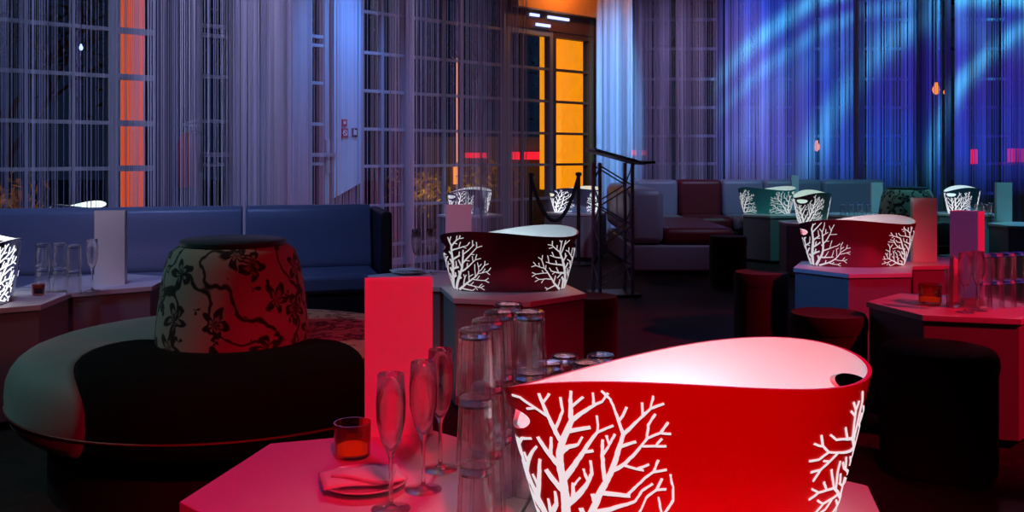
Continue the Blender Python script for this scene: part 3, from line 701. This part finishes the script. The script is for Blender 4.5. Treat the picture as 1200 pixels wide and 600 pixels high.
# ------------------------------------------------------------------ cards
def card(px, py_b, wpx, hpx, rz, label, depth=.035, zb=TH, w_=.135, h_=.33):
    Y = (CH-zb)*F/(py_b-HZ); k = Y/F; wd = wpx*k if wpx else w_; hh = hpx*k if hpx else h_; x = (px-600)*k
    mb = MB(); t = .002; d = depth
    # folded card sleeve: four thin walls
    for c, dd in (((0, -d/2, hh/2), (wd, t, hh)), ((0, d/2, hh/2), (wd, t, hh)), ((-wd/2, 0, hh/2), (t, d, hh)), ((wd/2, 0, hh/2), (t, d, hh))): mb.box(c, dd)
    o = mb.build('menu_card', M['card']); o.location = (x, Y+d/2, zb+.0005); o.rotation_euler = (0, 0, rz)
    return tag(o, label, 'menu card', 'upright menu cards')
card(466, 511, 78, 184, .16, 'tall bright red upright card on nearest table beside flutes', depth=.03)
card(128, 334, 34, 87, .1, 'tall pale pink upright card on left table before blue sofa')
card(537, 313, 30, 73, .1, 'pink upright card behind the wine-dark tub')
card(1084, 307, 28, 75, .02, 'plain red upright card between right tub and violet card')
card(1139, 352, 31, 104, -.75, 'violet-fronted upright card with red side on right table', depth=.08)
card(1028, 249, 13, 35, 0, 'small pale cyan upright card on far table beside glass row')
card(1177, 260, 18, 46, 0, 'grey upright card on cyan-lit far table at right')
card(932, 246.5, 8, 41, 0, 'small pale card rising behind teal tub')

# ------------------------------------------------------------------ glassware
def tumbler_mesh(r0=.026, r1=.0315, h=.104, t=.0022, b=.012, n=18, flat=True):
    mb = MB(); mb.lathe([(.0001, 0), (r0-.002, 0), (r0, .003), (r1-.0006, h-.001), (r1-.0011, h), (r1-t, h-.0008), (r0-t+.0006, b+.003), (r0-t-.004, b), (.0001, b)], n)
    me = mb.mesh('tumbler'); me.materials.append(M['glass'])
    bm = bmesh.new(); bm.from_mesh(me); bmesh.ops.remove_doubles(bm, verts=bm.verts, dist=2e-4); bmesh.ops.recalc_face_normals(bm, faces=bm.faces); bm.to_mesh(me); bm.free()
    me.polygons.foreach_set('use_smooth', [not flat]*len(me.polygons)); return me
TM = tumbler_mesh(); TMS = tumbler_mesh(n=12); TALL = tumbler_mesh(.024, .031, .145)
def glass(me, x, y, z, label, group, flip=False, name='tumbler_glass', h=.104, cat='glass'):
    o = bpy.data.objects.new(name, me); COL.objects.link(o); o.location = (x, y, z+(h if flip else 0)); o.rotation_euler = (PI if flip else 0, 0, 0)
    return tag(o, label, cat, group)
LV = {3: ['bottom', 'middle', 'top'], 2: ['bottom', 'top'], 1: ['single']}
def stack(x, y, n, desc, group, me=None, h=.104):
    for k in range(n):
        glass(me or TM, x, y, TH+.0006+k*(h+.0006), '%s tumbler of %s' % (LV[n][k], desc), group, True, h=h)
def pz(px, py, z=TH):
    Y = (CH-z)*F/(py-HZ); return ((px-600)/F*Y, Y)
GN = 'stacked tumblers on the nearest table'
tall_st = [((-.0560, 1.450), 'the frontmost tall stack left of red tub'), ((-.040, 1.535), 'the second tall stack from the front, left of red tub'), ((-.022, 1.615), 'the third tall stack from the front, left of red tub'), ((-.006, 1.70), 'the rearmost tall stack, left of red tub'), ((.030, 1.615), 'the tall stack nearest the tub handle')]
for (x, y), d in tall_st: stack(x, y, 3, d, GN)
low_st = [((.066, 1.690), 'the low stack left of the others behind tub'), ((.098, 1.750), 'the low stack rising beside tall ones behind tub'), ((.134, 1.693), 'the low stack half hidden by the tub rim'), ((.166, 1.757), 'the low stack farthest right behind tub')]
for (x, y), d in low_st: stack(x, y, 2, d, GN)
# left table: three double stacks
GL = 'double-stacked tumblers on the left table'
for i, (px, py) in enumerate(((50, 343), (70, 342), (87, 345))):
    stack(*pz(px, py), 2, ('the stack nearest the glowing tub at left', 'the middle stack on the left table', 'the stack nearest the tall pale card at left')[i], GL, TMS)
# right table rows
GR = 'tumblers in rows on the right table'
k = 0
for (px, py) in ((1153, 362), (1167, 361), (1181, 360), (1195, 359), (1209, 358)):
    stack(*pz(px, py), 2, ('the leftmost', 'the second', 'the third', 'the fourth', 'the rightmost')[k]+' pair at right table edge', GR, TMS); k += 1
FG = 'small glasses in a far row'; ORD = ['first', 'second', 'third', 'fourth', 'fifth', 'sixth', 'seventh']
for i in range(7):
    x, y = pz(988+i*5, 252-(i % 2)*2.5); glass(TMS, x, y, TH+.0006, ORD[i]+' small upturned glass from the left in far row by cyan card', FG, True)
for i in range(5):
    x, y = pz(1148+i*5, 252-(i % 2)*3); glass(TMS, x, y+.05, TH+.0006, ORD[i]+' small glass from the left in far row beyond violet card', 'small glasses behind the violet card', True)

def flute_mesh(n=24):
    pr = [(.0001, 0), (.032, 0), (.0325, .0012), (.012, .004), (.0042, .009), (.0036, .02), (.0036, .082), (.006, .092), (.016, .112), (.0235, .145), (.0245, .175), (.022, .222), (.0213, .2225), (.0206, .222), (.023, .175), (.022, .145), (.0145, .114), (.004, .097), (.0001, .095)]
    mb = MB(); mb.lathe(pr, n); me = mb.mesh('flute'); me.materials.append(M['glass'])
    bm = bmesh.new(); bm.from_mesh(me); bmesh.ops.remove_doubles(bm, verts=bm.verts, dist=2e-4); bmesh.ops.recalc_face_normals(bm, faces=bm.faces); bm.to_mesh(me); bm.free()
    me.polygons.foreach_set('use_smooth', [True]*len(me.polygons)); return me
FM = flute_mesh()
def flute(px, py, label, group): x, y = pz(px, py); return glass(FM, x, y, TH+.0006, label, group, name='champagne_flute', cat='champagne flute')
GF = 'champagne flutes on the nearest table'
flute(458, 597, 'champagne flute rising in front of the plate and red card', GF)
flute(496, 574, 'champagne flute just right of the plate', GF)
flute(516, 550, 'champagne flute farthest back beside the stacked tumblers', GF)
flute(1131, 366, 'champagne flute in front of the violet card', 'champagne flutes on the right table')
flute(1146, 364, 'champagne flute right of the violet card', 'champagne flutes on the right table')
flute(108, 341, 'champagne flute left of the tall pale card', 'flutes on the left table')
flute(488, 322, 'champagne flute on small table left of wine-dark tub', 'flutes by the middle tub')
flute(505, 321, 'champagne flute nearest the wine-dark tub', 'flutes by the middle tub')

def votive(px, py, label, r=.031, h=.062, lit=True):
    x, y = pz(px, py); e = empty('votive_glass', (x, y, TH+.0006), .3, label, 'candle holder')
    mb = MB(); mb.lathe([(.0001, 0), (r-.003, 0), (r, .003), (r+.002, h), (r-.001, h), (r-.003, .008), (.0001, .008)], 24); mb.build('glass_cup', M['votive_glass'], e, smooth=True, angle=50)
    mb = MB(); mb.lathe([(.0001, .009), (r-.006, .009), (r-.006, .026), (r-.010, .028), (.0001, .026)], 20); mb.build('candle', M['wax'] if lit else M['black_fabric'], e, smooth=True, angle=50)
votive(413, 535, 'dark red tealight glass left of the flutes', .034, .066)
votive(1090, 355, 'squat red tealight glass on right table', .042, .075)
votive(45, 346, 'dark tealight holder beside the left stacked glasses', .024, .045, False)

# tall glass holding a folded napkin
x, y = pz(1117, 360); e = empty('tall_glass', (x, y, TH+.0006), 0, 'tall glass with pink napkin beside the squat tealight', 'glass')
o = bpy.data.objects.new('glass_body', TALL); COL.objects.link(o); o.parent = e
mb = MB()
for k in range(4): 
    an = k*.8; mb.box((.006*math.cos(an), .006*math.sin(an), .10), (.030-.004*k, .004, .165+.01*k), Euler((.03*k, 0, an)).to_matrix())
mb.build('napkin', M['napkin'], e, bevel=.001)
# flat box on right table
x, y = pz(1138, 357); mb = MB(); mb.box((0, 0, .011), (.085, .06, .022)); mb.box((0, 0, .024), (.081, .056, .003))
o = mb.build('small_box', M['card'], bevel=.002); o.location = (x, y, TH+.0008); o.rotation_euler = (0, 0, -.1); tag(o, 'flat pink box lying beside violet card', 'box')
# plate with napkin
def plate(px, py, r, label, nap_label):
    x, y = pz(px, py); mb = MB()
    mb.lathe([(.0001, .0), (r*.55, 0), (r*.62, .003), (r*.9, .010), (r, .014), (r*.995, .0165), (r*.88, .0130), (r*.6, .0065), (.0001, .0055)], 48)
    o = mb.build('plate', M['china'], smooth=True, angle=60); o.location = (x, y, TH+.0005); tag(o, label, 'plate')
    nb = MB(); n = 14
    rnd = random.Random(3)
    for q, (rot, off, zz, sz) in enumerate(((.3, (-.006, .004), .017, r*.92), (-.35, (.012, -.002), .024, r*.8))):
        vs = []; fs = []
        for i in range(n+1):
            for j in range(n+1):
                u, v = i/n*2-1, j/n*2-1
                if q == 0: xx, yy = u*sz, v*sz*.62
                else: xx, yy = u*sz*(1-.5*(v+1)/2), v*sz*.55
                zz2 = zz+.006*(1-u*u)*(1-v*v)+.0018*math.sin(u*4+v*3)
                vs.append((math.cos(rot)*xx-math.sin(rot)*yy+off[0], math.sin(rot)*xx+math.cos(rot)*yy+off[1], zz2))
        for i in range(n):
            for j in range(n): fs.append((i*(n+1)+j, (i+1)*(n+1)+j, (i+1)*(n+1)+j+1, i*(n+1)+j+1))
        nb.add(vs, fs)
    o2 = nb.build('folded_napkin', M['napkin'], smooth=True); sd = o2.modifiers.new('s', 'SOLIDIFY'); sd.thickness = .004; sd.offset = -1
    o2.location = (x, y, TH+.0022); tag(o2, nap_label, 'napkin')
plate(427, 571, .076, 'round white plate lit pink on nearest table', 'folded napkin lying on the pink-lit plate in front')
plate(478, 321, .085, 'small pale plate on table behind the red card', 'crumpled napkin on small plate behind the red card')

# ------------------------------------------------------------------ round sofas
def round_sofa(cx, cy, label, grp=None, R=.69, segs=True, scale=1):
    e = empty('round_sofa', (cx, cy, 0), 0, label, 'sofa', grp); r0 = .22
    def prof(rr, zt=.435, zb=.19):
        pr = [(r0, zb), (r0, zt-.03), (r0+.03, zt-.004)]
        for k in range(1, 7): pr.append((r0+.03+(rr-.12-r0)*k/7, zt+.012*math.sin(PI*k/7)))
        for k in range(0, 13):
            a = PI/2-PI*k/12; pr.append((rr-.105+.105*math.cos(a)+.0, (zt+zb)/2+(zt-zb)/2*math.copysign(abs(math.sin(a))**.8, math.sin(a))))
        pr.append((r0, zb)); return pr
    d2r = math.radians
    LF = lambda r: 187+150*(max(r, .25)-.25); RF = lambda r: 352-75*(max(r, .25)-.25)
    parts = [('seat_cushion', 'black_fabric', 'black front section of the round seat', lambda r: (d2r(LF(r)+.2), d2r(RF(r)-.2))),
             ('seat_cushion', 'satin', 'plain pale left section of the round seat', lambda r: (d2r(95.3), d2r(LF(r)-.2))),
             ('seat_cushion', 'floral', 'floral right section of the round seat', lambda r: (d2r(RF(r)+.2-360), d2r(94.7)))]
    for nm, m, lb, fn in parts:
        mb = MB(); mb.lathe(prof(R), 40, afun=fn, uvr=.5); o = mb.build(nm, M[m], e, smooth=True, angle=60)
        bm = bmesh.new(); bm.from_mesh(o.data); bmesh.ops.holes_fill(bm, edges=[ed for ed in bm.edges if ed.is_boundary]); bm.to_mesh(o.data); bm.free()
        o['label'] = lb
    mb = MB(); pr = [(.252, .40), (.252, .44), (.248, .50), (.236, .60), (.222, .68), (.205, .728), (.180, .748), (.0001, .75)]
    mb.lathe(pr, 48, uvr=.24); bk = mb.build('backrest', M['floral'], e, smooth=True)
    mb = MB(); mb.lathe([(.0001, .748), (.17, .748), (.175, .752), (.175, .764), (.168, .769), (.0001, .771)], 40); mb.build('cap', M['cap'], bk, smooth=True, angle=40)
    mb = MB(); mb.lathe([(R-.12, .0), (R-.12, .135)], 48); mb.lathe([(R-.125, .135), (R-.125, 0)], 48); mb.build('plinth', M['leather_base'], e, smooth=True)
    mb = MB(); ring = [((R-.001)*math.cos(2*PI*k/64), (R-.001)*math.sin(2*PI*k/64), .275) for k in range(65)]; mb.tube(ring, .004, 6, False); mb.build('piping', M['leather_red'], e, smooth=True)
    return e
round_sofa(-.95, 3.20, 'round floral sofa with cone backrest and black front seat section')
round_sofa(3.60, 8.55, 'far round floral sofa glinting green behind the small cyan card', R=.48)

# ------------------------------------------------------------------ poufs
def pouf(px, py, label, r=.17, h=.42, m='pouf'):
    Y = (CH-h)*F/(py-HZ); x = (px-600)/F*Y
    e = empty('round_stool', (x, Y, 0), 0, label, 'stool', 'round fabric stools')
    mb = MB(); mb.lathe([(.0001, h-.012), (r*.7, h-.008), (r*.92, h-.004+.002), (r*.985, h-.02), (r, h-.045), (r*.985, h-.07), (.0001, h-.07)], 36); mb.build('seat_pad', M[m], e, smooth=True, angle=70)
    mb = MB(); n = 64; pr = []
    vs = []; fs = []
    for z in (.03, .1, .2, .3, h-.071):
        for k in range(n):
            an = 2*PI*k/n; rr = r*.965*(1+.008*math.cos(an*16)); vs.append((rr*math.cos(an), rr*math.sin(an), z))
    for i in range(4):
        for k in range(n): fs.append((i*n+k, i*n+(k+1) % n, (i+1)*n+(k+1) % n, (i+1)*n+k))
    mb.add(vs, fs); mb.build('body', M[m], e, smooth=True)
    mb = MB(); mb.lathe([(r*.9, 0), (r*.9, .032), (.001, .032)], 32); mb.build('foot_ring', M['leather_base'], e)
pouf(970, 366, 'round stool with dim red rim in front of blue table face', .155)
pouf(1099, 407, 'black ribbed round stool in front of red-lit table', .185, m='pouf_black')
pouf(892, 318, 'round stool left of the blue-fronted table', .15)
pouf(694, 346, 'round red-lit stool behind the middle table', .12)
pouf(853, 276, 'small far stool below the teal tub', .15)

# ------------------------------------------------------------------ bench sofa on the left
sa = math.atan(.266)
def bench(px0, px1, label, m='leather', endcap=False):
    def pt(px): a = (px-600)/F; Y = 5.71/(1-.266*a); return Vector((a*Y, Y, 0))
    a, b = pt(px0), pt(px1); c = (a+b)/2; wd = (b-a).length-.012
    e = empty('bench_sofa', c, sa, label, 'sofa', 'blue-grey bench sofa sections')
    n = 8
    mb = MB(); vs = []; fs = []
    prof = [(.16, .10), (.16, .74), (.13, .765), (.05, .768), (.015, .745), (-.005, .68), (-.02, .60), (-.035, .52), (-.06, .45), (-.06, .42)]
    for x in (-wd/2, wd/2):
        for (y, z) in prof: vs.append((x, y, z))
    k = len(prof)
    for i in range(k-1): fs.append((i, i+1, k+i+1, k+i))
    fs.append((k-1, 0, k, 2*k-1)); fs.append(tuple(range(k))); fs.append(tuple(range(k, 2*k))[::-1]); mb.add(vs, fs)
    mb.build('backrest', M[m], e, smooth=True, bevel=.012, angle=50)
    mb = MB(); mb.box((0, -.255, .365), (wd, .39, .11)); mb.build('seat_cushion', M[m], e, bevel=.03, smooth=True, angle=50)
    mb = MB(); mb.box((0, -.145, .17), (wd-.01, .58, .27)); mb.build('base', M['leather_base'], e, bevel=.01)
    mb = MB()
    for sx in (-1, 1):
        for sy in (-.36, .08): mb.box((sx*(wd/2-.08), sy, .018), (.05, .05, .036))
    mb.build('feet', M['black_metal'], e)
    if endcap:
        mb = MB(); mb.box((wd/2+.035, -.145, .40), (.06, .62, .70)); mb.build('arm_panel', M['leather_base'], e, bevel=.02)
bench(-95, 285.2, 'blue-grey leather bench sofa section behind the left table')
bench(286.8, 436, 'blue-grey leather bench sofa section behind the round sofa', endcap=True)

# ------------------------------------------------------------------ corner sofa far right of the truss
e = empty('corner_sofa', (1.2, 8.2, 0), 0, 'grey and dark red leather corner sofa below the mauve curtain', 'sofa')
def rounded_back(name, x0, x1, y0, y1, z0, z1, m, r=.08, lean=0):
    mb = MB(); mb.box(((x0+x1)/2-1.2, (y0+y1)/2-8.2, (z0+z1)/2), (x1-x0, y1-y0, z1-z0)); return mb.build(name, M[m], e, bevel=r, smooth=True, angle=60)
rounded_back('end_backrest', 1.03, 1.33, 8.2, 9.2, .28, .765, 'leather_far', .06)
rounded_back('end_backrest', 1.03, 1.33, 9.205, 10.3, .30, .765, 'leather_far', .09)
XS = [(1.36, 1.82, 'leather_far'), (1.825, 2.30, 'leather_red'), (2.305, 2.76, 'leather_far'), (2.765, 3.4, 'leather_far'), (3.405, 4.1, 'leather_far')]
for x0, x1, m in XS: rounded_back('back_cushion', x0, x1, 10.28, 10.55, .38, .79, m, .045)
rounded_back('seat_cushion', 1.335, 1.95, 8.22, 9.75, .27, .42, 'leather_red', .05)
for x0, x1, m in XS: rounded_back('seat_cushion', max(x0, 1.335), x1, 9.76, 10.28, .27, .42, m if m != 'leather_far' else 'leather_far', .05)
rounded_back('base', 1.04, 1.94, 8.21, 10.2, .04, .27, 'leather_far', .02)
rounded_back('base', 1.95, 4.08, 9.80, 10.5, .04, .27, 'leather_base', .02)

# ------------------------------------------------------------------ truss lectern
e = empty('truss_lectern', (.765, 7.1, 0), .15, 'aluminium truss lectern with slanted top in front of curtain', 'lectern')
mb = MB(); cs = [(-.125, -.09), (.125, -.09), (-.125, .12), (.125, .12)]
for x, y in cs: 
    mb = MB(); mb.tube([(x, y, .02), (x, y, 1.0-.0*x)], .014, 10); mb.build('post', M['steel'], e, smooth=True, angle=50)
mb = MB()
for (a, b) in ((0, 1), (2, 3), (0, 2), (1, 3)):
    A, B = cs[a], cs[b]; n = 6
    for k in range(n):
        z0, z1 = .08+k*.15, .08+(k+1)*.15; p, q = (A, B) if k % 2 == 0 else (B, A)
        mb.tube([(p[0], p[1], z0), (q[0], q[1], z1)], .006, 6)
mb.build('braces', M['steel'], e, smooth=True, angle=50)
mb = MB(); mb.box((0, .015, .01), (.36, .32, .02)); mb.build('base_plate', M['black_metal'], e, bevel=.004)
mb = MB(); mb.box((0.02, .015, 1.045), (.40, .34, .022), Euler((0, math.radians(15), 0)).to_matrix()); dk = mb.build('desk_top', M['steel'], e, bevel=.004)
mb = MB(); mb.box((.235, .015, 1.003), (.09, .36, .02), Euler((0, math.radians(-3), 0)).to_matrix()); mb.build('ledge', M['black_metal'], dk, bevel=.003)

# ------------------------------------------------------------------ rope barrier by the orange window
def stan(px, Y, label):
    x = (px-600)/F*Y; e = empty('stanchion', (x, Y, 0), 0, label, 'barrier post')
    mb = MB(); mb.lathe([(.0001, 0), (.14, 0), (.14, .015), (.03, .035), (.0001, .035)], 24); mb.build('base', M['black_metal'], e, smooth=True, angle=40)
    mb = MB(); mb.tube([(0, 0, .03), (0, 0, .86)], .018, 12); mb.build('pole', M['black_metal'], e, smooth=True, angle=50)
    mb = MB(); mb.lathe([(.0001, .86), (.03, .86), (.03, .89), (.0001, .90)], 14); mb.build('finial', M['black_metal'], e, smooth=True, angle=50)
    return x
x0 = stan(678, 9.05, 'black barrier post in front of the white tub by window'); x1 = stan(622, 8.95, 'black barrier post left of the rope near curtain edge')
mb = MB(); pts = [(x0+(x1-x0)*t, 9.05-.1*t, .85-.42*4*t*(1-t)*(1-.0*t)) for t in [k/16 for k in range(17)]]; mb.tube(pts, .018, 8)
tag(mb.build('barrier_rope', M['rope'], smooth=True), 'thick black rope sagging between the barrier posts', 'rope')
